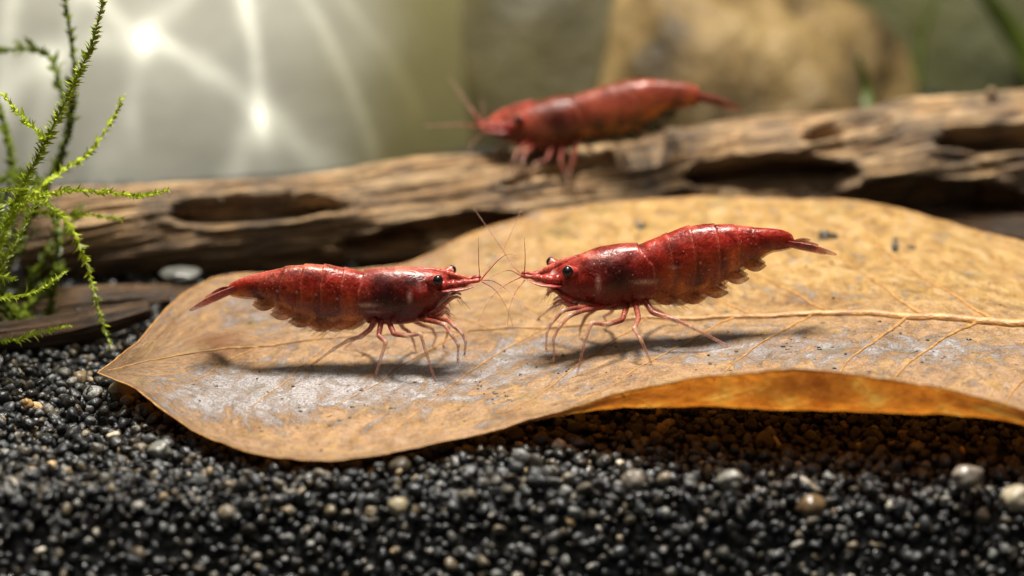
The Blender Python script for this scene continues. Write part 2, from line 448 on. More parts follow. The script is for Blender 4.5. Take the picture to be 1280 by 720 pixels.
# ------------------------------------------------------------------ fallen leaf
TIP = (122, 466, .32)
ST = [  # back edge, midrib, curl base, rim : photo x, photo y, height
 ((160, 434, .35), (178, 453, .29), (166, 482, .27), (164, 485, .27)),
 ((248, 357, .42), (290, 436, .25), (246, 530, .15), (240, 537, .15)),
 ((340, 342, .42), (400, 424, .22), (338, 565, .10), (330, 572, .10)),
 ((497, 329, .50), (540, 417, .22), (455, 568, .10), (450, 576, .10)),
 ((620, 281, .60), (680, 411, .26), (582, 545, .15), (580, 549, .17)),
 ((740, 257, .68), (800, 403, .34), (722, 516, .29), (720, 510, .36)),
 ((860, 246, .73), (920, 397, .42), (875, 512, .43), (870, 477, .74)),
 ((980, 246, .75), (1040, 394, .48), (1003, 514, .47), (1000, 465, .84)),
 ((1100, 258, .72), (1150, 398, .52), (1133, 517, .47), (1130, 477, .80)),
 ((1230, 292, .66), (1270, 408, .52), (1272, 530, .45), (1270, 512, .60)),
 ((1400, 340, .60), (1410, 425, .50), (1425, 570, .34), (1420, 556, .42)),
 ((1560, 395, .55), (1560, 450, .45), (1580, 600, .2), (1580, 600, .2)),
]
NS, NTT = 420, 150
tip = on_z(*TIP)
cols = []
for k in range(4):
    cols.append(catmull([tip] + [on_z(*st[k]) for st in ST], NS))
back, mid, curl, rim = cols
tt = np.linspace(0, 1, NTT)
knots = np.array([0, .25, .5, .72, .90, 1.0])
def leaf_surface():
    qb = back * .5 + mid * .5 + np.array([0, 0, -.05]); qf = mid * .5 + curl * .5 + np.array([0, 0, -.02])
    s = np.linspace(0, 1, NS)
    fade = smooth(0, .12, s)[:, None]
    qb = (back + mid) / 2 + (qb - (back + mid) / 2) * fade; qf = (mid + curl) / 2 + (qf - (mid + curl) / 2) * fade
    K = np.stack([back, qb, mid, qf, curl, rim], 1)
    out = np.zeros((NS, NTT, 3))
    # centripetal-like hermite through the knots
    m = np.zeros_like(K)
    for k in range(1, 5): m[:, k] = (K[:, k + 1] - K[:, k - 1]) / (knots[k + 1] - knots[k - 1])
    m[:, 0] = (K[:, 1] - K[:, 0]) / knots[1]; m[:, 5] = (K[:, 5] - K[:, 4]) / (knots[5] - knots[4])
    for j, t in enumerate(tt):
        k = min(int(np.searchsorted(knots, t, 'right') - 1), 4); h = knots[k + 1] - knots[k]; f = (t - knots[k]) / h
        out[:, j] = ((2 * f**3 - 3 * f**2 + 1) * K[:, k] + (f**3 - 2 * f**2 + f) * h * m[:, k]
                     + (-2 * f**3 + 3 * f**2) * K[:, k + 1] + (f**3 - f**2) * h * m[:, k + 1])
    return out
LS = leaf_surface()
P2 = np.stack([LS[..., 0], LS[..., 1], LS[..., 0] * 0], -1)
wob = .05 * fbm(P2 * .8, 3, 21) + .030 * fbm(P2 * 2.6, 4, 22, .6)
wfade = smooth(0, .08, np.linspace(0, 1, NS))[:, None]
LS[..., 2] += wob * wfade
edge_w = (np.abs(tt - .5) * 2) ** 6
LS[..., 1] += (.03 * fbm(P2 * 2.2, 3, 23)) * edge_w[None] * wfade
Sg, Tg = np.meshgrid(np.linspace(0, 13, NS), tt * 6.0, indexing='ij')
pj = project(LS)
def blob(cx, cy, rx, ry): return np.exp(-(((pj[..., 0] - cx) / rx) ** 2 + ((pj[..., 1] - cy) / ry) ** 2))
film = np.clip(blob(300, 495, 120, 32) + .9 * blob(470, 480, 140, 28) + .55 * blob(620, 455, 110, 40) + .75 * blob(930, 435, 220, 22)
               + .5 * blob(330, 395, 90, 30) + .5 * blob(1200, 440, 120, 25) + .35 * blob(990, 365, 120, 20), 0, 1)
stain = np.clip(.8 * blob(272, 428, 32, 14) + .4 * blob(1000, 378, 60, 10), 0, 1)
gold = np.clip(smooth(500, 800, pj[..., 0]) * smooth(.62, .30, tt)[None] + .8 * smooth(.9, .94, tt)[None] * smooth(650, 850, pj[..., 0]), 0, 1)
leaf = thing("fallen_leaf", tip, "large fallen tan brown leaf with pale film lying across the black gravel", "leaf")
lfaces = grid_faces(NS, NTT)
mk("blade", LS.reshape(-1, 3), lfaces, M_LEAF, leaf,
   attrs={'uvw': np.stack([Sg, Tg, Sg * 0], -1).reshape(-1, 3), 'film': film.ravel(), 'stain': stain.ravel(), 'gold': gold.ravel(),
          'thin': (smooth(.84, .93, tt)[None] * smooth(600, 800, pj[..., 0])).ravel()})
leaf_bvh = BVHTree.FromPolygons([tuple(v) for v in LS.reshape(-1, 3)], [tuple(f) for f in lfaces])
def hit(bvh, px, py):
    r = bvh.ray_cast(Vector(CAM), Vector(ray(px, py)))
    return np.array(r[0]) if r[0] is not None else None
def drop(bvh, p):
    r = bvh.ray_cast(Vector((p[0], p[1], 6)), Vector((0, 0, -1)))
    return np.array(r[0]) if r[0] is not None else np.array(p)
def LP(sf, tf):  # point on the leaf by fraction
    i = np.clip(np.asarray(sf) * (NS - 1), 0, NS - 1); j = np.clip(np.asarray(tf) * (NTT - 1), 0, NTT - 1)
    i0 = np.floor(i).astype(int); i1 = np.minimum(i0 + 1, NS - 1); j0 = np.floor(j).astype(int); j1 = np.minimum(j0 + 1, NTT - 1)
    fi = (i - i0)[..., None]; fj = (j - j0)[..., None]
    return (LS[i0, j0] * (1 - fi) + LS[i1, j0] * fi) * (1 - fj) + (LS[i0, j1] * (1 - fi) + LS[i1, j1] * fi) * fj
sfr = np.linspace(.02, 1, 160)
P = LP(sfr, np.full(160, .5)); P[:, 2] += .008 * smooth(0, .2, sfr)
V, F = tube_data(P, .006 + .046 * smooth(.30, .92, sfr), 10)
mk("midrib", V, F, M_VEIN, leaf)
for te in (0.0, 1.0):
    s2 = np.linspace(0.0, 1, 220); P = LP(s2, np.full(220, te))
    V, F = tube_data(P, .0085 + .003 * fbm(P * 4, 2, 3), 6)
    mk("margin", V, F, M_VEIN, leaf)
def vein(s0, s1, t1, r0, wig):
    n = 60; f = np.linspace(0, 1, n)
    s = s0 + (s1 - s0) * f ** .9 + .006 * fbm(np.stack([f * 3, f * 0 + wig, f * 0], -1), 3, 4); t = .5 + (t1 - .5) * f ** (1.12) + .010 * fbm(np.stack([f * 3, f * 0 + wig, f * 0 + 5], -1), 3, 6)
    P = LP(s, t); P[:, 2] += .001
    V, F = tube_data(P, r0 * (1 - .72 * f), 6)
    mk("vein", V, F, M_VEIN, leaf)
k = 0
for s0 in np.linspace(.20, .97, 11) + np.array([random.uniform(-.018, .018) for _ in range(11)]):
    vein(s0, s0 - .075 - .01 * math.sin(k * 2.1), .80 + .12 * random.random() if s0 < .5 else .86, .0055 + .021 * s0 ** 1.4, k); k += 1
    vein(s0 + .022, s0 - .065 + .012 * math.cos(k * 1.7), .10 + .12 * random.random(), .003 + .027 * s0 ** 1.4, k + .5); k += 1

dv, df, dt = [], [], []
IV1, IF1 = ico(1)
def crumbs(cx, cy, rx, ry, cnt, rmin, rmax):
    for _ in range(cnt):
        h = hit(leaf_bvh, cx + random.gauss(0, rx), cy + random.gauss(0, ry))
        if h is None: continue
        r = random.uniform(rmin, rmax)
        q = IV1 * (1 + .5 * rng.uniform(-1, 1, (len(IV1), 1))) * np.array([r * random.uniform(.8, 1.6), r * random.uniform(.8, 1.6), r * .6])
        df.append(IF1 + sum(len(a) for a in dv)); dv.append(q + h + [0, 0, r * .2]); dt.append(np.full(len(IV1), random.choice([.3, .5, .62, .7, .78, .86])))
for c in [(625, 498, 12, 4, 16), (598, 482, 7, 4, 9), (1000, 428, 26, 9, 18), (1160, 447, 14, 5, 12), (905, 458, 30, 7, 9), (700, 470, 60, 14, 14), (420, 500, 90, 25, 26), (300, 480, 60, 25, 18), (800, 440, 120, 20, 24),
          (1080, 420, 130, 25, 30), (560, 520, 80, 14, 12), (1120, 330, 110, 30, 14), (330, 400, 60, 25, 12)]:
    crumbs(*c[:4], int(c[4] * .8), .005, .016)
for c in [(800, 283, 3, 2, 2), (1036, 295, 6, 3, 3), (1110, 310, 10, 6, 4)]: crumbs(*c, .03, .05)
tag(mk("leaf_debris", np.vstack(dv), np.vstack(df), M_GRAV, attrs={'tone': np.concatenate(dt), 'hue': np.concatenate(dt)}), "tiny dark crumbs of debris scattered over the fallen leaf", "debris", kind="stuff")

# ------------------------------------------------------------------ driftwood
def wood(name, path, radii, mat, label, holes=(), n=760, m=220, amp=.10, groove=.045, seed=1, ratio=1.0):
    P = catmull(path, n); s = np.linspace(0, len(path) - 1, n)
    R = np.interp(s, np.arange(len(path)), radii)
    T, N, B = frames(P)
    a = np.linspace(0, 2 * math.pi, m, endpoint=False)
    L = np.concatenate([[0], np.cumsum(np.linalg.norm(np.diff(P, axis=0), axis=1))])
    Sg, Ag = np.meshgrid(L, a, indexing='ij')
    ca, sa = np.cos(Ag), np.sin(Ag)
    tw = Ag + .12 * Sg + .25 * fbm(np.stack([Sg * .4, ca, sa], -1), 2, seed + 4)
    ca2, sa2 = np.cos(tw), np.sin(tw)
    low = fbm(np.stack([Sg * .45, ca * .9, sa * .9], -1), 3, seed)
    g1 = fbm(np.stack([Sg * .55, ca2 * 3.2, sa2 * 3.2], -1), 4, seed + 9)
    g2 = fbm(np.stack([Sg * 1.1, ca2 * 9, sa2 * 9], -1), 3, seed + 19)
    rad = R[:, None] * (1 + 2.0 * amp * low) - groove * 1.0 * (1 - np.abs(g1) * 2.4) + groove * .7 * g2
    D = ca[..., None] * N[:, None] + sa[..., None] * B[:, None] * ratio
    V = P[:, None] + D * rad[..., None]
    view = (P[:, None] - CAM); view = view / np.linalg.norm(view, axis=-1)[..., None]
    facing = np.sum(D * view, -1) < 0.12
    pj = project(V)
    wv = 1 + .22 * fbm(np.stack([pj[..., 0] * .03, pj[..., 1] * .06, 0 * Sg], -1), 3, seed + 31)
    for (hx, hy, rx, ry, dep, tilt) in holes:
        c, t = math.cos(math.radians(tilt)), math.sin(math.radians(tilt))
        dx, dy = pj[..., 0] - hx, pj[..., 1] - hy
        u, v = (dx * c + dy * t) / rx, (-dx * t + dy * c) / ry
        q = np.sqrt(np.abs(u) ** 2.4 + np.abs(v) ** 2.0) * wv
        k = smooth(1.08, .78, q) * facing
        lip = np.exp(-((q - 1.2) / .22) ** 2) * .035 * facing
        rad = rad * (1 - k) + np.maximum(rad - dep, .03) * k + lip
    V = P[:, None] + D * rad[..., None]
    V[0] = P[0] + (V[0] - P[0]) * .55; V[-1] = P[-1] + (V[-1] - P[-1]) * .55
    wco = np.stack([Sg, ca2 * .6 * rad / R[:, None], sa2 * .6 * rad / R[:, None]], -1).reshape(-1, 3)
    VV = np.vstack([V.reshape(-1, 3), P[0] + T[0] * .08, P[-1] - T[-1] * .08])
    wco = np.vstack([wco, wco[:1], wco[-1:]])
    F = [tuple(f) for f in grid_faces(n, m, True)]
    nn = n * m
    for j in range(m):
        F.append((nn, (j + 1) % m, j)); F.append((nn + 1, (n - 1) * m + j, (n - 1) * m + (j + 1) % m))
    base = np.array([P[n // 2][0], P[n // 2][1], 0])
    o = thing(name, base, label, "driftwood")
    mk("stem", VV, F, mat, o, attrs={'wco': wco})
    bvh = BVHTree.FromPolygons([tuple(v) for v in V.reshape(-1, 3)], [tuple(f) for f in grid_faces(n, m, True)])
    return o, bvh
LOGP = [(22, 300, 3.5, 50), (120, 288, 3.6, 55), (260, 280, 3.8, 58), (400, 274, 4.0, 61), (520, 266, 4.2, 64), (640, 258, 4.5, 68),
        (760, 248, 4.8, 68), (880, 225, 5.0, 64), (1000, 206, 5.15, 66), (1120, 198, 5.3, 74), (1260, 192, 5.5, 84), (1400, 182, 5.7, 92), (1560, 175, 5.9, 92)]
path = [on_y(a, b, c) for a, b, c, r in LOGP]
rad = [r * float((p - CAM) @ FWD) / PXF for (a, b, c, r), p in zip(LOGP, path)]
HOLES = [(316, 262, 112, 17, .34, -3), (962, 219, 104, 23, .50, -1), (1262, 174, 88, 17, .42, -1), (1060, 160, 62, 12, .16, -12),
         (806, 188, 44, 22, .40, -14), (560, 285, 95, 16, .16, -8), (480, 304, 60, 14, .22, -4), (1180, 246, 110, 24, .45, 4), (700, 215, 70, 8, .07, -12), (880, 178, 40, 6, .05, -10)]
log, log_bvh = wood("driftwood_log", path, rad, M_WOOD, "long weathered tan driftwood branch with dark hollows behind the leaf", HOLES, seed=2)
# nub on the log's top right
a = on_y(1238, 128, 5.3); P = catmull([a + [0, 0, -.15], a, on_y(1240, 112, 5.25)], 10)
V, F = tube_data(P, np.linspace(.10, .05, 10), 10); mk("knot", V, F, M_WOOD, log, attrs={'wco': V * .8})
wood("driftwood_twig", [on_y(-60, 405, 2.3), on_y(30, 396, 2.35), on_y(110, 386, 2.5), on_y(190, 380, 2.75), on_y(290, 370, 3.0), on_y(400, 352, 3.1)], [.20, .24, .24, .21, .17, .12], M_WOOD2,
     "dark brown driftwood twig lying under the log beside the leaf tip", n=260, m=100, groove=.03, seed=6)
wood("shade_stick", [on_y(-60, 428, 1.0), on_y(20, 422, 1.08), on_y(80, 414, 1.2), on_y(135, 402, 1.4), on_y(185, 388, 1.75)], [.14, .16, .16, .13, .08], M_WOOD2,  # added dark wood standing in for shade on the gravel by the moss
     "short dark stick added in place of the shade between the moss and the leaf tip", n=160, m=80, groove=.025, seed=16)
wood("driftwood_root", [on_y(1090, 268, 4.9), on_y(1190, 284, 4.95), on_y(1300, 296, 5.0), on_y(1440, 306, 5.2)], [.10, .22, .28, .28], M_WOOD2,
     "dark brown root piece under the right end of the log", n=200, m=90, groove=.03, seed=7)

def pebble(px, py, y, r, sq, rgb, label, seed, z=None):
    IV, IF = ico(3)
    d = 1 + .5 * fbm(IV * 1.3 + seed * 5.1, 4, seed, .6)
    c = on_y(px, py, y) if z is None else on_z(px, py, z)
    r = r * .82; V = IV * d[:, None] * np.array([r, r * .9, r * sq]) + c
    s = NT("pebble_stone"); cc = s.cm(); n = s.noise(cc, 9, 4, .6)
    s.set(Base_Color=s.mix(1.0, tuple(k * .5 for k in rgb) + (1,), s.ramp(n, [(.3, .6), (.7, 1.25)]), 'MULTIPLY'), Roughness=.35, Normal=s.bump(n, .02, .6))
    tag(mk("pebble", V, IF, s.m, base=c - [0, 0, r * sq]), label, "pebble", "stray pale pebbles in the gravel")
pebble(224, 343, 3.0, .26, .30, (.26, .26, .23), "flat grey stone in the dark gap under the left end of the log", 1)
pebble(1209, 596, None, .15, .75, (.42, .36, .29), "large beige pebble on the gravel below the right curl of the leaf", 2, z=.10)
pebble(1271, 624, None, .14, .9, (.72, .62, .44), "cream white pebble at the right edge of the gravel", 3, z=.0)
pebble(1015, 631, None, .13, .85, (.30, .19, .09), "brown pebble in the gravel bank below the middle of the curl", 4, z=-.06)
pebble(913, 600, None, .12, .8, (.40, .37, .31), "pale grey pebble left of the brown pebble at the gravel crest", 5, z=.09)
pebble(792, 601, None, .12, .8, (.38, .32, .25), "dull beige pebble on the gravel crest under the leaf middle", 6, z=.09)
pebble(156, 487, None, .15, .7, (.52, .42, .27), "buff pebble right under the pointed leaf tip", 7, z=.05)
pebble(199, 562, None, .11, .8, (.36, .35, .29), "translucent grey pebble on the gravel in front of the leaf's left edge", 8, z=.07)
pebble(497, 634, None, .09, .9, (.62, .50, .30), "small cream pebble on the gravel bank left of centre", 9, z=-.05)
pebble(34, 505, None, .06, .9, (.62, .36, .12), "tiny orange pebble on the gravel near the moss", 10, z=.08)

# ------------------------------------------------------------------ shrimps
RED, DEEP, DARK = (.225, .014, .007), (.14, .007, .004), (.022, .003, .003)
ORANGE, AMBER, PALE, PINK = (.40, .068, .014), (.42, .125, .018), (.60, .38, .28), (.42, .09, .06)
def shrimp(name, label, Yp, prof, head_dir, carap, segs, eyes, marks, tail, legs, far_legs, feelers, bvh, snout, scale_blade, rostrum, mouth, tone=1.0, wf=1.0, swim=(.40, .115, .025), milk=0.0):
    pr = np.array(prof, float)                       # photo x, top, bottom : from head to tail
    n, m = 340, 104
    d = np.concatenate([[0], np.cumsum(np.abs(np.diff(pr[:, 0])))]); d /= d[-1]
    u = np.linspace(0, 1, n)
    q = catmull(pr, 1200); qd = np.linspace(0, 1, 1200)
    qx = q[:, 0] * head_dir * -1
    xs = np.interp(u, (qx - qx[0]) / (qx[-1] - qx[0]), q[:, 0])
    tops = np.interp(xs * -head_dir, qx, q[:, 1]); bots = np.interp(xs * -head_dir, qx, q[:, 2])
    zt = np.array([on_y(x, t, Yp) for x, t in zip(xs, tops)]); zb = np.array([on_y(x, b, Yp) for x, b in zip(xs, bots)])
    X = (zt[:, 0] + zb[:, 0]) / 2; zc = (zt[:, 2] + zb[:, 2]) / 2; h = (zt[:, 2] - zb[:, 2]) / 2
    w = h * wf * np.interp(u, [0, .08, .2, .38, .5, .7, .88, 1], [.75, .82, .74, .66, .56, .56, .62, .55])
    ends = np.sqrt(np.clip(np.minimum(u / .02, (1 - u) / .015), 0, 1)); h *= ends; w *= ends
    ph = np.linspace(0, 2 * math.pi, m, endpoint=False)
    U_, PH = np.meshgrid(np.arange(n), ph, indexing='ij')
    cosp, sinp = np.cos(PH), np.sin(PH)
    xx = xs[:, None] + 0 * PH
    sgn = -head_dir                                   # +1 when tail lies at larger x
    frac = (1 - cosp) / 2                             # 0 on the back, 1 underneath
    # carapace rear margin : bulges backwards on the flank
    cb = np.interp(frac.ravel(), [0, .35, .7, 1], carap).reshape(frac.shape)
    dcar = (xx - cb) * sgn                            # <0 inside carapace
    sc = np.ones_like(xx)
    sc += np.where(dcar < 0, .035 * smooth(-40, 0, dcar), -.030 * smooth(14, 0, dcar))
    edge = np.exp(-((dcar + 1.0) / 1.3) ** 2)
    bands = np.zeros_like(xx); prog = np.zeros_like(xx)
    slant = 7 * np.sin(frac * math.pi) * sgn + 2.5 * vnoise(np.stack([cosp * 1.5, sinp * 1.5, xx * .01], -1), 33)
    for a, b in zip(segs[:-1], segs[1:]):
        la, lb = a + slant, b + slant
        f = (xx - la) / (lb - la)
        ins = (f >= 0) & (f < 1) & (dcar > 0)
        sc = np.where(ins, sc + .036 * (f ** 1.5) - .014, sc)
        sc = np.where(ins, sc + .085 * np.sin(np.clip(f, 0, 1) * math.pi) ** .7 * smooth(.66, .95, frac), sc)
        bands = np.maximum(bands, np.where(ins, np.exp(-((f - .96) / .055) ** 2), 0)); prog = np.where(ins, f, prog)
    py_ = np.sign(sinp) * np.abs(sinp) ** .88 * (1 - .16 * smooth(.55, 1, frac))
    Vx = X[:, None] + 0 * PH
    Vy = Yp + w[:, None] * py_ * sc
    Vz = zc[:, None] + h[:, None] * cosp * sc
    V = np.stack([Vx, Vy, Vz], -1)
    V += (.006 * fbm(V * 5, 3, 70))[..., None] * np.stack([0 * PH, sinp, cosp], -1)
    # --- colours
    sx = xx; sy = tops[:, None] * (1 - frac) + bots[:, None] * frac
    col = np.zeros(V.shape[:2] + (4,)); col[..., 3] = 1
    def put(mask, rgb): col[..., :3] = col[..., :3] * (1 - mask[..., None]) + np.array(rgb) * mask[..., None]
    one = np.ones_like(xx)
    put(one, RED); inside = (dcar < 0).astype(float)
    put(.55 * inside * smooth(.15, .5, frac), DEEP)
    ab = 1 - inside
    put(ab * .75 * smooth(.22, .6, frac) * (.55 + .45 * vnoise(V * 4, 5)), ORANGE)
    put(ab * .85 * smooth(.60, .88, frac), AMBER)
    put(ab * .8 * np.exp(-((prog - .12) / .20) ** 2) * smooth(.1, .4, frac), DEEP)
    put(ab * .26 * bands * (.6 + .4 * vnoise(V * 9, 8)), (.58, .20, .13))
    put(.34 * edge * np.clip(.6 + vnoise(V * 6, 44), 0, 1), (.50, .16, .11))
    put(.45 * smooth(.12, 0, frac) * np.clip(.4 + vnoise(V * 7, 3), 0, 1), (.52, .12, .075))
    col[..., 3] = np.clip(1 - .10 * inside * smooth(.3, .7, frac) - ab * (.14 * smooth(.15, .4, frac) + .34 * smooth(.48, .85, frac)), 0, 1)
    spots = np.clip(fbm(V * 11, 3, 12) * 2.2 - .35, 0, 1)
    put(.25 * spots * inside, (.42, .09, .05))
    put(milk * one, (.34, .12, .06))
    for (mx, my, rx, ry, rgb, k) in marks:  # shell markings, plus tiny pale dots that are painted glints
        q_ = ((sx - mx) / rx) ** 2 + ((sy - my) / ry) ** 2
        put(k * np.exp(-q_ * (.8 + .5 * vnoise(V * 8, 15))), rgb)
    col[..., :3] *= tone
    foot = drop(bvh, (X[n // 3], Yp, 0))
    o = thing(name, foot, label, "shrimp", "red shrimps")
    mk("body", V.reshape(-1, 3), np.array(grid_faces(n, m, True)), M_SHELL, o, attrs={'tint': col.reshape(-1, 4)})
    # flesh seen through the thin shell
    ax = np.stack([X[:, None] + 0 * PH, Yp + 0 * PH, zc[:, None] + 0 * PH], -1)
    lump = .84 + .05 * fbm(V * 6, 3, 91)
    fc = np.zeros_like(col); fc[..., 3] = 1
    fl = fbm(V * np.array([9, 4, 4]), 3, 55)[..., None]
    fc[..., :3] = np.array([.62, .24, .05]) * (.75 + .9 * fl); fc[..., :3] = np.where(fl < -.12, np.array([.07, .022, .008]), fc[..., :3])
    fc[..., :3] = np.clip(fc[..., :3] * (1 - .6 * inside[..., None]), .004, 1)
    mk("flesh", (ax + (V - ax) * lump[..., None]).reshape(-1, 3), np.array(grid_faces(n, m, True)), M_SHELL, o, attrs={'tint': fc.reshape(-1, 4)})
    body_bvh = BVHTree.FromPolygons([tuple(v) for v in V.reshape(-1, 3)], [tuple(f) for f in grid_faces(n, m, True)])
    def part(nm, P, R, c0, c1, seg=8, squash=1.0, up=(.02, .1, 1), parent=None, a0=1, a1=1, joints=()):
        Vv, F = tube_data(P, R, seg, squash, up)
        t = np.linspace(0, 1, len(P))[:, None]
        cc = np.concatenate([np.array(c0) * (1 - t) + np.array(c1) * t, a0 * (1 - t) + a1 * t], 1)
        for j in joints:
            g = np.exp(-((t[:, 0] - j) / .04) ** 2)[:, None] * .9
            cc[:, :3] = cc[:, :3] * (1 - g) + np.array(PALE) * g
        cc[:, :3] *= tone
        return mk(nm, Vv, F, M_SHELL, parent or o, base=np.array(o["_base"]), attrs={'tint': ring_attr(cc, seg)})
    # --- rostrum : thin toothed blade along the head's ridge
    R_ = np.array([on_y(x, y, Yp) for x, y in rostrum]); P = catmull(R_, 40)
    t = np.linspace(0, 1, 40); teeth = .010 * (np.abs((t * 11) % 1 - .5) * 2)
    rr = .034 * np.sin(np.clip(.12 + t * .86, 0, 1) * math.pi) ** .8 + .006 + teeth * (t > .35) * .6
    part("rostrum", P, rr, (.36, .03, .02), (.52, .12, .08), 8, .55, up=(0, 1, 0))
    # --- eyes on stalks
    IV, IF = ico(3)
    for (ex, ey, side, rpx) in eyes:
        yy = Yp + side * .17
        c = on_y(ex, ey, yy); r = rpx * float((c - CAM) @ FWD) / PXF
        e = mk("eye", IV * r * np.array([1.0, .9, 1.0]) + c, IF, M_EYE, o)
        inner = c + np.array([-head_dir * .11, -side * .09, -.03])
        P = catmull([inner, (inner + c) / 2, c - np.array([0, side * r * .35, 0])], 10)
        Vv, F = tube_data(P, np.linspace(r * .75, r * 1.06, 10), 12)
        cc = np.tile(np.array([.30, .035, .028, 1]), (10, 1)); cc[-2:, :3] = (.40, .14, .10)
        mk("eyestalk", Vv, F, M_SHELL, e, base=np.array(o["_base"]), attrs={'tint': ring_attr(cc, 12)})
    # --- snout, scales, mouthparts
    for side in (-1, 1):
        P = np.array([on_y(x, y - (4 if side > 0 else 0), Yp + side * (.10 - .012 * k)) for k, (x, y) in enumerate(snout)]); P = catmull(P, 24)
        t = np.linspace(0, 1, 24)
        part("antennule_base", P, .044 * (1 - t) ** .8 + .011 + .006 * np.sin(t * 22), (.28, .02, .014), (.42, .085, .06), 8)
        P = np.array([on_y(x, y - (4 if side > 0 else 0), Yp + side * (.13 - .01 * k)) for k, (x, y) in enumerate(scale_blade)]); P = catmull(P, 20)
        t = np.linspace(0, 1, 20)
        part("antennal_scale", P,   .058 * np.sin(np.clip(t * .75 + .2, 0, 1) * math.pi) ** .7 + .008, (.34, .04, .03), (.50, .17, .13), 10, .25, a1=.35)
        for k, mp in enumerate(mouth):
            P = catmull(np.array([on_y(x, y - (5 if side > 0 else 0), Yp + side * (.09 + .02 * k)) for x, y in mp]), 20)
            part("maxilliped", P, np.linspace(.026, .010, 20), (.40, .05, .035), (.58, .26, .20), 7, a1=.7)
    # --- tail fan
    for (tx, ty, yo, wd) in tail['blades']:
        P = catmull([on_y(*tail['root'], Yp + yo * .3), on_y(tail['root'][0] * .5 + tx * .5, tail['root'][1] * .5 + ty * .5 - 1, Yp + yo * .8), on_y(tx, ty, Yp + yo)], 24)
        t = np.linspace(0, 1, 24)
        part("tail_blade", P, wd * (np.sin(np.clip(.22 + t * .74, 0, 1) * math.pi)) ** .6 * .8 + .006, (.20, .014, .01), (.46, .15, .11), 10, .22, a0=1, a1=.45, up=(0, 1, .75))
    # --- swimmerets under the abdomen
    for a, b in list(zip(segs[:-1], segs[1:]))[:5]:
        mxx = (a + b) / 2 + 2 * sgn; k = np.argmin(np.abs(xs - mxx))
        for side in (-1, 1):
            r0 = np.array([X[k], Yp + side * w[k] * .45, zc[k] - h[k] * .70])
            L = .13 + .09 * h[k] / h.max()
            r1 = r0 + np.array([sgn * L * .55, side * .02, -h[k] * .12]); r2 = r0 + np.array([sgn * L, 0, -h[k] * .13])
            P = catmull([r0, r1, r2], 16); t = np.linspace(0, 1, 16)
            part("swimmeret", P, .050 * np.sin(np.clip(.25 + t * .72, 0, 1) * math.pi) + .004, swim, swim, 8, .3, a0=.9, a1=.45, up=(0, 1, 0))
    # --- fine bristles under the belly and round the mouth
    HV, HF = [], []
    def hair(p, q):
        mid_ = (p + q) / 2 + np.array([rng.normal(0, .006), rng.normal(0, .006), -.008])
        a_, b_ = tube_data(catmull([p, mid_, q], 6), np.linspace(.0028, .0009, 6), 4)
        off_ = sum(len(x) for x in HV); HV.append(a_); HF.extend([tuple(i_ + off_ for i_ in f_) for f_ in b_])
    b0_, b1_ = np.argmin(np.abs(xs - segs[0])), np.argmin(np.abs(xs - segs[4]))
    for _ in range(70):
        k = int(rng.integers(min(b0_, b1_), max(b0_, b1_))); side = rng.choice([-1, 1])
        p = np.array([X[k], Yp + side * w[k] * .3 * rng.random(), zc[k] - h[k] * .93])
        hair(p, p + np.array([sgn * rng.uniform(.03, .14), side * rng.uniform(0, .05), -rng.uniform(.03, .10)]))
    for mp in mouth:
        for _ in range(16):
            i_ = rng.integers(1, len(mp)); x_, y_ = mp[i_]
            p = on_y(x_ + rng.normal(0, 2), y_ + rng.normal(0, 2), Yp + rng.uniform(-.14, .14))
            hair(p, p + np.array([head_dir * rng.uniform(.02, .09), rng.uniform(-.04, .02), -rng.uniform(.03, .11)]))
    HV = np.vstack(HV); hc = np.tile(np.array([.62, .36, .22, .55]), (len(HV), 1))
    bristles = mk("bristles", HV, HF, M_SHELL, o, attrs={'tint': hc}); bristles["kind"] = "stuff"
    # --- legs
    CL = []
    def leg(pts, side, plant, r0, k):
        CL.clear()
        pts = np.array(pts, float)
        tt_ = np.linspace(0, 1, len(pts))
        root = np.array([0, 0, 0.])
        foot = None
        if plant:
            foot = hit(bvh, *pts[-1])
        if foot is None or abs(foot[1] - Yp) > 1.1:
            foot = on_y(*pts[-1], Yp + side * .40)
            if plant: foot = drop(bvh, foot)
        ry = Yp + side * .11
        Pw = []
        for t_, (x, y) in zip(tt_, pts):
            yy = ry + (foot[1] - ry) * (1 - (1 - t_) ** 1.7) + side * .05 * math.sin(t_ * math.pi)
            Pw.append(on_y(x, y, yy))
        Pw[-1] = foot; Pw = np.array(Pw)
        if plant: Pw[-1][2] += .012
        # straight segments with rounded joints
        dense = []
        for a_, b_ in zip(Pw[:-1], Pw[1:]):
            dense += [a_ + (b_ - a_) * f for f in np.linspace(0, 1, 9)[:-1]]
        dense.append(Pw[-1]); dense = np.array(dense)
        sm = dense.copy(); sm[1:-1] = (dense[:-2] + dense[1:-1] * 2 + dense[2:]) / 4
        t = np.linspace(0, 1, len(sm))
        js = [j / (len(Pw) - 1) for j in range(2, len(Pw) - 1)]
        r = r0 * .74 * (1 - .58 * t)
        for j in js: r = r * (1 + .22 * np.exp(-((t - j) / .035) ** 2)) * (1 - .12 * np.exp(-((t - j - .08) / .05) ** 2))
        if not plant:
            for q_ in range(4):
                e_ = sm[-1]; tip_ = e_ + np.array([rng.normal(0, .018), rng.normal(0, .018), -rng.uniform(.03, .07)])
                CL.append((e_, tip_))
        lg = part("leg", sm, r, (.28, .035, .018), (.56, .28, .21), 8, joints=js, a0=1, a1=.35)
        for e_, tip_ in CL:
            part("claw", np.linspace(e_, tip_, 5), np.linspace(.005, .0015, 5), (.50, .22, .16), (.60, .36, .28), 5, parent=lg, a0=.9, a1=.4)
    for k, (pts, plant, r0) in enumerate(legs): leg(pts, -1, plant, r0, k)
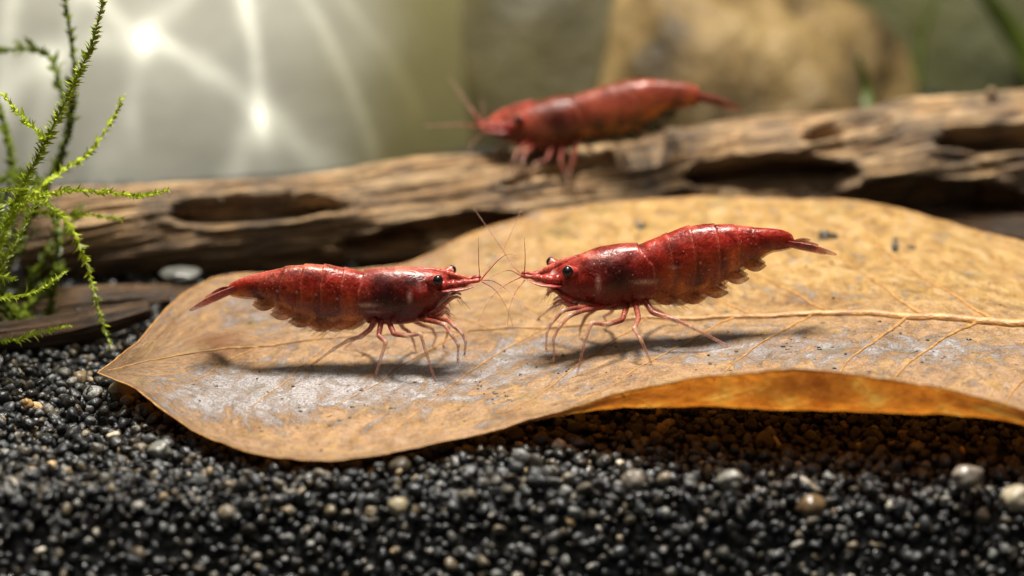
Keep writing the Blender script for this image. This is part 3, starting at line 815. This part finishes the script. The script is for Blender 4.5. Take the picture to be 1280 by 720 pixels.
    for k, (pts, plant, r0) in enumerate(far_legs): leg(pts, 1, plant, r0, k)
    # --- feelers
    for pts, y0, y1, r0 in feelers:
        yy = np.linspace(y0, y1, len(pts))
        P = catmull(np.array([on_y(x, y, Yp + b) for (x, y), b in zip(pts, yy)]), 46)
        part("antenna", P, np.linspace(r0, r0 * .35, 46), (.46, .08, .06), (.62, .36, .28), 5, a0=.95, a1=.55)
    return o

Z1 = lambda L: [(220 + a / 3.048, 300 + b / 3.048) for a, b in L]
Z2 = lambda L: [(600 + a / 2.783, 240 + b / 2.783) for a, b in L]
Z3 = lambda L: [(520 + a / 2.909, 70 + b / 2.909) for a, b in L]

shrimp("shrimp", "red shrimp facing right at the left end of the leaf, dark patch behind its eye", 0.0,
  [(566, 349, 362), (560, 343, 371), (552, 340, 378), (542, 338, 389), (530, 336.5, 398), (515, 334.5, 402.5), (498, 334, 404.5), (480, 335, 404), (466, 337, 402),
   (455, 338.5, 404), (443, 337, 408), (430, 334.5, 410.5), (416, 332, 411), (402, 331, 408.5), (388, 330.5, 404.5), (374, 331.5, 399.5), (360, 333.5, 392),
   (346, 337, 385), (333, 340, 379), (320, 342.5, 374), (306, 346, 372.5), (292, 351.5, 371), (284, 356, 369)],
  1, [456, 448, 452, 460], [457, 432, 407, 382, 357, 332, 290],
  [(547.4, 350.2, -1, 6.6), (564.5, 337.5, 1, 6.0)],
  [(484, 362, 21, 26, DARK, .97), (500, 378, 28, 20, DARK, .6), (515, 347, 18, 7, DARK, .95), (526, 352, 5, 5, (.30, .10, .09), .6), (557, 352, 6, 3, (.72, .62, .56), .85), (513, 364, 2.6, 6, (.55, .30, .26), .75),
   (459, 375, 11, 1.8, PALE, .7), (470, 384, 12, 1.2, PALE, .3), (500, 335, 30, 2.2, (.60, .20, .14), .5), (411, 389, 10, 14, (.10, .025, .008), .7), (432, 378, 6, 22, (.16, .03, .01), .4),
   (545, 350, 10, 10, (.48, .07, .05), .5), (326.6, 359, 1.2, 1.0, (.75, .52, .44), .5), (348, 359.5, 1.2, 1.0, (.75, .52, .44), .5), (397, 361.7, 1.2, 1.0, (.75, .52, .44), .5), (423, 367, 1.2, 1.0, (.75, .52, .44), .5), (372, 360, 1.2, 1.0, (.75, .52, .44), .5), (390, 332, 30, 4, (.58, .20, .11), .45), (340, 345, 30, 5, (.50, .13, .08), .35)],  # the tiny pale dots along the flank are glints put into the colour
  dict(root=(294, 361), blades=[(238, 388, -.16, .06), (245, 383, -.05, .05), (266, 367, .10, .055), (258, 373, .2, .06), (254, 378, .02, .04)]),
  [(Z1([(758, 300), (740, 340), (705, 368), (655, 383), (602, 414), (515, 484)]), True, .036),
   (Z1([(782, 310), (772, 365), (800, 388), (780, 450), (757, 535)]), True, .036),
   (Z1([(812, 315), (830, 358), (885, 366), (932, 357), (952, 425), (988, 545)]), True, .036),
   (Z1([(930, 300), (990, 312), (1022, 322), (1050, 362), (1076, 400), (1073, 450)]), False, .034),
   (Z1([(960, 290), (1035, 305), (1062, 330), (1090, 356), (1104, 388), (1101, 425)]), False, .032)],
  [(Z1([(770, 300), (750, 330), (720, 350), (690, 372), (640, 420)]), True, .030),
   (Z1([(850, 310), (865, 335), (890, 350), (905, 385), (915, 430)]), True, .030),
   (Z1([(900, 305), (940, 325), (975, 335), (992, 370), (976, 412)]), True, .030),
   (Z1([(960, 290), (1010, 318), (1040, 335), (1030, 372), (1018, 400)]), False, .026)],
  [([(600, 349), (598.5, 330), (598, 296)], -.05, -.2, .0055), ([(601, 350), (612, 334), (630, 310), (655, 254)], .05, .6, .0055), ([(602, 350), (618, 352), (640, 368), (662, 396)], -.06, -.5, .006),
   ([(602, 352), (618, 362), (632, 382), (642, 410)], .06, .1, .0055), ([(602, 349), (622, 326), (636, 318), (650, 322)], -.08, -.6, .005)],
  leaf_bvh, [(552, 358), (566, 356), (582, 353), (601, 350)], [(552, 364), (566, 362.5), (580, 361), (597, 356)], [(500, 338.5), (530, 339), (552, 342), (566, 345), (588, 349)],
  [[(536, 392), (550, 386), (560, 376), (570, 371), (576, 373)], [(530, 400), (545, 398), (556, 390), (562, 394)]])

shrimp("shrimp", "red shrimp facing left in the middle of the leaf, dark red carapace and raised tail", 0.15,
  [(683, 344, 357), (690, 337, 364), (699, 331.5, 369), (710, 326.5, 374), (722, 320.5, 379.5), (735, 314.5, 383.5), (750, 309.5, 386), (768, 306.8, 386.6), (782, 306, 385), (796, 305.6, 381.5),
   (808, 302, 379), (822, 297, 377.5), (836, 290.6, 378), (850, 286, 377.8), (864, 283, 375.5), (878, 281.2, 370.5), (892, 281, 363.5), (906, 281, 353), (920, 281.6, 342),
   (936, 283.6, 332), (950, 284.4, 324), (964, 285.5, 315.5), (978, 288.2, 313), (988, 292.5, 311), (994, 297, 309)],
  -1, [795, 816, 821, 806], [797, 834, 862, 893, 918, 941, 990],
  [(709.6, 339.5, -1, 7.2), (689, 327.5, 1, 6.4)],
  [(776, 340, 22, 27, DARK, .95), (757, 328, 26, 17, DARK, .6), (740, 372, 20, 12, DARK, .35), (747, 349, 3, 8, (.55, .30, .27), .75), (806, 345, 14, 2.2, PALE, .6), (812, 365, 12, 1.8, PALE, .35), (690, 341, 5, 3, (.72, .62, .56), .7),
   (712, 339, 11, 11, (.46, .07, .05), .5), (841, 327, 5, 1.4, (.75, .50, .42), .6), (905, 318, 1.2, 1.0, (.75, .52, .44), .5), (928, 314, 1.2, 1.0, (.75, .52, .44), .5), (948, 306, 1.2, 1.0, (.75, .52, .44), .5), (874, 322, 1.2, 1.0, (.75, .52, .44), .5), (868, 354, 7, 18, (.10, .02, .008), .7), (842, 350, 6, 22, (.12, .02, .01), .6), (855, 363, 9, 12, AMBER, .5), (735, 316, 30, 2.4, (.58, .18, .13), .5), (940, 300, 40, 9, (.32, .02, .016), .5)],  # small pale flecks on the abdomen paint specular points into the shell
  dict(root=(986, 305), blades=[(1045, 318, -.14, .055), (1032, 317, -.03, .05), (1012, 300, .12, .05), (1022, 307, .2, .055), (1028, 311, .03, .04)]),
  [(Z2([(575, 380), (600, 420), (680, 444), (740, 472), (862, 540)]), True, .038),
   (Z2([(540, 385), (552, 440), (535, 475), (560, 515), (596, 600)]), True, .038),
   (Z2([(512, 395), (495, 445), (440, 462), (388, 455), (365, 515), (338, 640)]), True, .038),
   (Z2([(430, 400), (360, 412), (312, 430), (275, 470), (255, 510), (258, 566)]), False, .034),
   (Z2([(410, 395), (330, 404), (290, 412), (248, 455), (232, 490), (230, 540)]), False, .032)],
  [(Z2([(560, 380), (590, 400), (640, 420), (690, 462)]), True, .030),
   (Z2([(470, 395), (455, 420), (430, 432), (445, 470)]), True, .030),
   (Z2([(420, 395), (370, 430), (350, 470), (345, 510)]), True, .030),
   (Z2([(350, 375), (290, 385), (250, 400), (205, 438)]), False, .026)],
  [([(655, 344), (656.5, 325), (655.5, 297)], -.05, -.2, .0055), ([(652, 343), (640, 330), (620, 300), (592, 260)], .05, .5, .0055), ([(652, 346), (632, 356), (614, 372), (598, 402)], -.06, -.5, .006),
   ([(656, 350), (645, 364), (637, 385), (634, 412)], .06, -.2, .0055), ([(652, 345), (636, 338), (618, 344), (600, 352)], -.08, -.5, .005)],
  leaf_bvh, [(700, 350), (684, 349), (670, 347), (652, 345)], [(700, 358), (686, 357), (673, 355), (659, 350)], [(748, 314), (720, 324), (700, 331), (686, 336.5), (671, 343)],
  [[(716, 376), (704, 371), (694, 363), (687, 365), (684, 369)], [(722, 382), (710, 381), (700, 376), (692, 380)]])

shrimp("shrimp", "blurred red shrimp standing on the driftwood log behind, dark eggs under its belly", 4.35,
  [(600, 153, 165), (612, 148, 168), (626, 142, 171), (640, 137, 176), (655, 132, 183), (670, 128, 188.5), (686, 124.5, 189), (700, 122, 188), (714, 119.5, 184),
   (728, 116.5, 178), (742, 112, 175), (757, 107, 176), (772, 103, 176), (786, 100.5, 172), (800, 100, 164), (814, 100, 152), (828, 101, 143), (842, 102.5, 138), (858, 105, 134.5), (870, 108.5, 132), (878, 113, 130)],
  -1, [710, 724, 728, 716], [711, 738, 764, 788, 810, 834, 872],
  [(648, 149, -1, 5.2), (634, 139, 1, 4.6)],
  [(697, 148, 20, 24, DARK, .9), (675, 170, 14, 14, (.34, .10, .05), .5), (780, 166, 34, 15, (.040, .034, .008), .97), (750, 130, 20, 8, (.46, .10, .06), .5), (605, 160, 12, 5, PALE, .5)],
  dict(root=(870, 121), blades=[(927, 137, -.14, .07), (915, 134, -.03, .065), (900, 124, .12, .06), (910, 128, .2, .065)]),
  [([(722, 178), (716, 200), (712, 216), (718, 236), (728, 256)], True, .032), ([(704, 182), (700, 202), (708, 220), (704, 242)], True, .032), ([(690, 184), (684, 200), (668, 205), (660, 232)], True, .032),
   ([(668, 180), (656, 192), (652, 205), (656, 218)], False, .03), ([(660, 178), (648, 188), (642, 200), (644, 220)], False, .03)],
  [([(728, 176), (740, 188), (752, 200)], True, .028), ([(690, 182), (680, 195), (676, 206)], True, .028)],
  [([(600, 158), (575, 156), (530, 158)], -.05, -.3, .011), ([(600, 152), (586, 132), (560, 95)], .0, .4, .011), ([(606, 164), (590, 180), (584, 200)], -.05, -.4, .005), ([(624, 168), (622, 180), (616, 192)], -.05, -.2, .006), ([(602, 152), (604, 138), (602, 122)], .0, .2, .005)],
  log_bvh, [(640, 158), (625, 158), (612, 158), (598, 157)], [(636, 165), (622, 165), (612, 164), (600, 162)], [(668, 128), (650, 134), (630, 141), (612, 149)],
  [[(650, 180), (640, 176), (632, 172), (628, 178)]], tone=.74, swim=(.05, .042, .012), milk=.30)

# ------------------------------------------------------------------ moss
def fronds(plant, specs, mat, leaf_len=.095, step=.020):
    for pts, ydep, r0, dens in specs:
        ctrl = np.array([on_y(x, y, ydep + dy) for (x, y, dy) in pts])
        L = np.sum(np.linalg.norm(np.diff(ctrl, axis=0), axis=1)); n = max(16, int(L / .035))
        P = catmull(ctrl, n); T, N, B = frames(P)
        t = np.linspace(0, 1, n)
        Vs, F = tube_data(P, r0 * .62 * (1 - .6 * t), 6)
        st = mk("stem", Vs, F, mat, plant)
        VV, FF = [], []
        cnt = int(L / step * dens * 2.0)
        for k in range(cnt):
            f = (k + random.random()) / cnt; i = min(int(f * (n - 1)), n - 2)
            a = (k % 2) * math.pi + random.gauss(math.pi / 2, .5)
            out = N[i] * math.cos(a) + B[i] * math.sin(a)
            d = T[i] * random.uniform(.55, 1.0) + out * random.uniform(.7, 1.0); d /= np.linalg.norm(d)
            ln = leaf_len * random.uniform(.7, 1.3) * (1 - .45 * f ** 3)
            sd = np.cross(d, T[i] + .3 * np.array([random.gauss(0, 1), random.gauss(0, 1), random.gauss(0, 1)])); sd /= np.linalg.norm(sd) + 1e-9
            nn = np.cross(sd, d); w = ln * random.uniform(.15, .23); b = P[i] + (P[i + 1] - P[i]) * random.random()
            q = len(VV)
            VV += [b, b + d * ln * .45 + sd * w + nn * w * .5, b + d * ln * .5, b + d * ln * .45 - sd * w + nn * w * .5, b + d * ln - nn * ln * .12]
            FF += [(q, q + 1, q + 2), (q, q + 2, q + 3), (q + 1, q + 4, q + 2), (q + 2, q + 4, q + 3)]
        lf = mk("leaflets", VV, FF, mat, st, base=np.array(plant["_base"])); lf["kind"] = "stuff"
b0 = on_y(-40, 452, .8); b0[2] = 0
moss = thing("moss_plant", b0, "bright green feathery moss at the left edge in front of the log", "moss")
fronds(moss, [
  ([(-40, 430, .4), (-15, 330, .2), (20, 250, 0), (58, 175, 0), (92, 105, 0), (118, 45, .0), (134, -30, .0)], .3, .022, 1.5),
  ([(60, 178, 0), (40, 158, -.05), (22, 140, -.1), (6, 120, -.1)], .3, .014, 1.3),
  ([(-20, 330, .1), (20, 262, .0), (70, 240, -.1), (130, 240, -.15), (175, 245, -.2), (210, 237, -.2)], .2, .018, 1.2),
  ([(10, 250, .2), (55, 255, .1), (88, 285, 0), (108, 330, 0), (122, 380, 0), (138, 436, 0)], .5, .016, 1.0),
  ([(30, 250, .0), (75, 215, .1), (112, 190, .2), (140, 150, .3), (153, 122, .3)], .9, .016, 1.1),
  ([(20, 262, 0), (70, 268, .1), (110, 268, .2), (152, 274, .2)], .9, .014, 1.1),
  ([(-40, 372, -.2), (10, 372, -.2), (50, 362, -.25), (80, 340, -.3)], .2, .022, .8),
  ([(-40, 425, -.2), (10, 426, -.2), (50, 416, -.25), (88, 407, -.3)], .2, .024, .7),
  ([(-40, 340, 0), (0, 345, 0), (18, 350, 0)], .1, .02, .8),
  ([(-30, 240, 0), (5, 238, 0), (38, 236, -.1)], .2, .03, .8),
], M_MOSS)
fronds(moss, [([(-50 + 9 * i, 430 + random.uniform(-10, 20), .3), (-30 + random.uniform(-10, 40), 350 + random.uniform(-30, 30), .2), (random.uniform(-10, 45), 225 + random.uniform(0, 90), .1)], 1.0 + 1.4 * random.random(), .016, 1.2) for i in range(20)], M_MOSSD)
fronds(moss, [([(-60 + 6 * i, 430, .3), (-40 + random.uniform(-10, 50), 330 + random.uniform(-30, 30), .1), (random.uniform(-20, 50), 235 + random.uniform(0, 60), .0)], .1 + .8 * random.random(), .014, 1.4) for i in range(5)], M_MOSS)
b1 = on_y(10, 440, 1.6); b1[2] = 0
moss2 = thing("moss_plant", b1, "blurred darker green moss fronds behind the bright moss at far left", "moss")
fronds(moss2, [
  ([(-20, 440, 0), (10, 330, 0), (50, 250, 0), (80, 180, 0), (92, 90, 0), (80, -20, 0)], 2.4, .035, 1.4),
  ([(30, 270, 0), (10, 180, .2), (-20, 60, .3)], 2.6, .03, 1.2), ([(60, 230, 0), (30, 220, 0), (-20, 225, .2)], 2.2, .03, 1.3),
  ([(85, 150, 0), (60, 70, 0), (0, 62, .2), (-30, 66, .2)], 3.0, .03, .9),
  ([(0, 430, 0), (40, 428, 0), (90, 450, 0), (130, 468, 0)], 1.3, .035, .5),
  ([(60, 440, 0), (110, 440, 0), (170, 420, 0)], 1.6, .02, .9),
  ([(-10, 440, 0), (30, 390, 0), (75, 330, 0)], 1.9, .03, 1.3), ([(60, 430, 0), (64, 380, 0), (72, 300, 0), (60, 250, 0)], 2.0, .025, 1.2),
  ([(-20, 430, 0), (0, 350, 0), (10, 280, 0), (30, 240, 0)], 1.7, .03, 1.5), ([(-30, 430, 0), (20, 400, 0), (50, 330, 0), (100, 260, 0)], 2.3, .025, 1.2),
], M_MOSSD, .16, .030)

# ------------------------------------------------------------------ ripple light from the water surface on the pale boulder
def ripple_lamp():
    loc = np.array([-3.4, 2.5, 24.0]); tgt = np.array([-3.4, 9.2, 2.0])
    d = bpy.data.lights.new("ripple_lamp", 'SPOT'); d.energy = 6.5; d.spot_size = math.radians(30); d.spot_blend = .8; d.shadow_soft_size = .0001
    o = bpy.data.objects.new("ripple_lamp", d); COL.objects.link(o)
    rot = Vector(tgt - loc).to_track_quat('-Z', 'Y')
    o.location = Vector(loc * U); o.rotation_euler = rot.to_euler()
    me = boulder.data; bl = np.array(boulder.location) / U
    bvh = BVHTree.FromPolygons([tuple(np.array(v.co) / U + bl) for v in me.vertices], [tuple(p.vertices) for p in me.polygons])
    inv = np.array(rot.to_matrix()).T
    def uv(px, py):
        h = hit(bvh, px, py)
        if h is None: h = on_y(px, py, 9.0)
        q = inv @ (h - loc); return np.array([q[0] / q[2], q[1] / q[2], 0])
    d.use_nodes = True; t = d.node_tree; em = t.nodes['Emission']
    def nd(typ, op=None, ins=()):
        x = t.nodes.new(typ)
        if op: x.operation = op
        for k, v in enumerate(ins):
            if v is None: continue
            if isinstance(v, bpy.types.NodeSocket): t.links.new(v, x.inputs[k])
            else: x.inputs[k].default_value = v
        return x
    M_ = lambda op, a, b=0.0: nd('ShaderNodeMath', op, (a, b)).outputs[0]
    VM = lambda op, *a: nd('ShaderNodeVectorMath', op, a)
    nrm = nd('ShaderNodeTexCoord').outputs['Normal']
    sep = nd('ShaderNodeSeparateXYZ', None, (nrm,))
    p = nd('ShaderNodeCombineXYZ', None, (M_('DIVIDE', sep.outputs[0], sep.outputs[2]), M_('DIVIDE', sep.outputs[1], sep.outputs[2]), 0.0)).outputs[0]
    wob = t.nodes.new('ShaderNodeTexNoise'); t.links.new(p, wob.inputs['Vector']); wob.inputs['Scale'].default_value = 30; wob.inputs['Detail'].default_value = 1
    off = VM('SCALE', VM('SUBTRACT', wob.outputs['Color'], (.5, .5, .5)).outputs[0]); off.inputs['Scale'].default_value = .012
    p = VM('ADD', p, off.outputs[0]).outputs[0]
    unit = np.linalg.norm(uv(330, 150) - uv(185, 50)) / 176.0     # lamp units per photo pixel
    total = None
    for (x0, y0, x1, y1, wpx, amp) in RIPPLES:
        a, b = uv(x0, y0), uv(x1, y1); ba = b - a; ll = float(ba @ ba) + 1e-9
        pa = VM('SUBTRACT', p, tuple(a)).outputs[0]
        hh = nd('ShaderNodeClamp', None, (M_('DIVIDE', VM('DOT_PRODUCT', pa, tuple(ba)).outputs['Value'], ll),)).outputs[0]
        sc = VM('SCALE', tuple(ba)); t.links.new(hh, sc.inputs['Scale'])
        dist = VM('LENGTH', VM('SUBTRACT', pa, sc.outputs[0]).outputs[0]).outputs['Value']
        g = M_('MULTIPLY', M_('EXPONENT', M_('MULTIPLY', M_('POWER', M_('DIVIDE', dist, wpx * unit), 2.0), -1.0)), amp)
        total = g if total is None else M_('ADD', total, g)
    st = M_('ADD', total, .06)
    t.links.new(st, em.inputs['Strength']); em.inputs['Color'].default_value = (1, .985, .94, 1)
RIPPLES = [(330, 150, 331, 151, 22, .75), (185, 50, 200, 58, 30, .32), (305, -10, 306, 0, 20, .45), (185, 50, 330, 150, 9, 1.1), (305, -20, 330, 150, 10, .95), (330, 150, 440, 230, 10, .95),
           (330, 150, 285, 230, 10, .85), (185, 50, 90, -20, 12, .9), (185, 50, 60, 70, 12, .7), (60, 70, -20, 130, 14, .8), (185, 50, 165, 160, 14, .4), (365, -20, 480, 215, 11, .65), (165, 160, 120, 230, 14, .35),
           (420, -20, 520, 150, 13, .35), (100, -20, 40, 210, 14, .45), (20, -20, 0, 120, 18, .6), (240, -20, 185, 50, 11, .5), (405, 60, 445, 60, 14, .15)]
ripple_lamp()
for o in list(bpy.data.objects):
    if "_base" in o: del o["_base"]
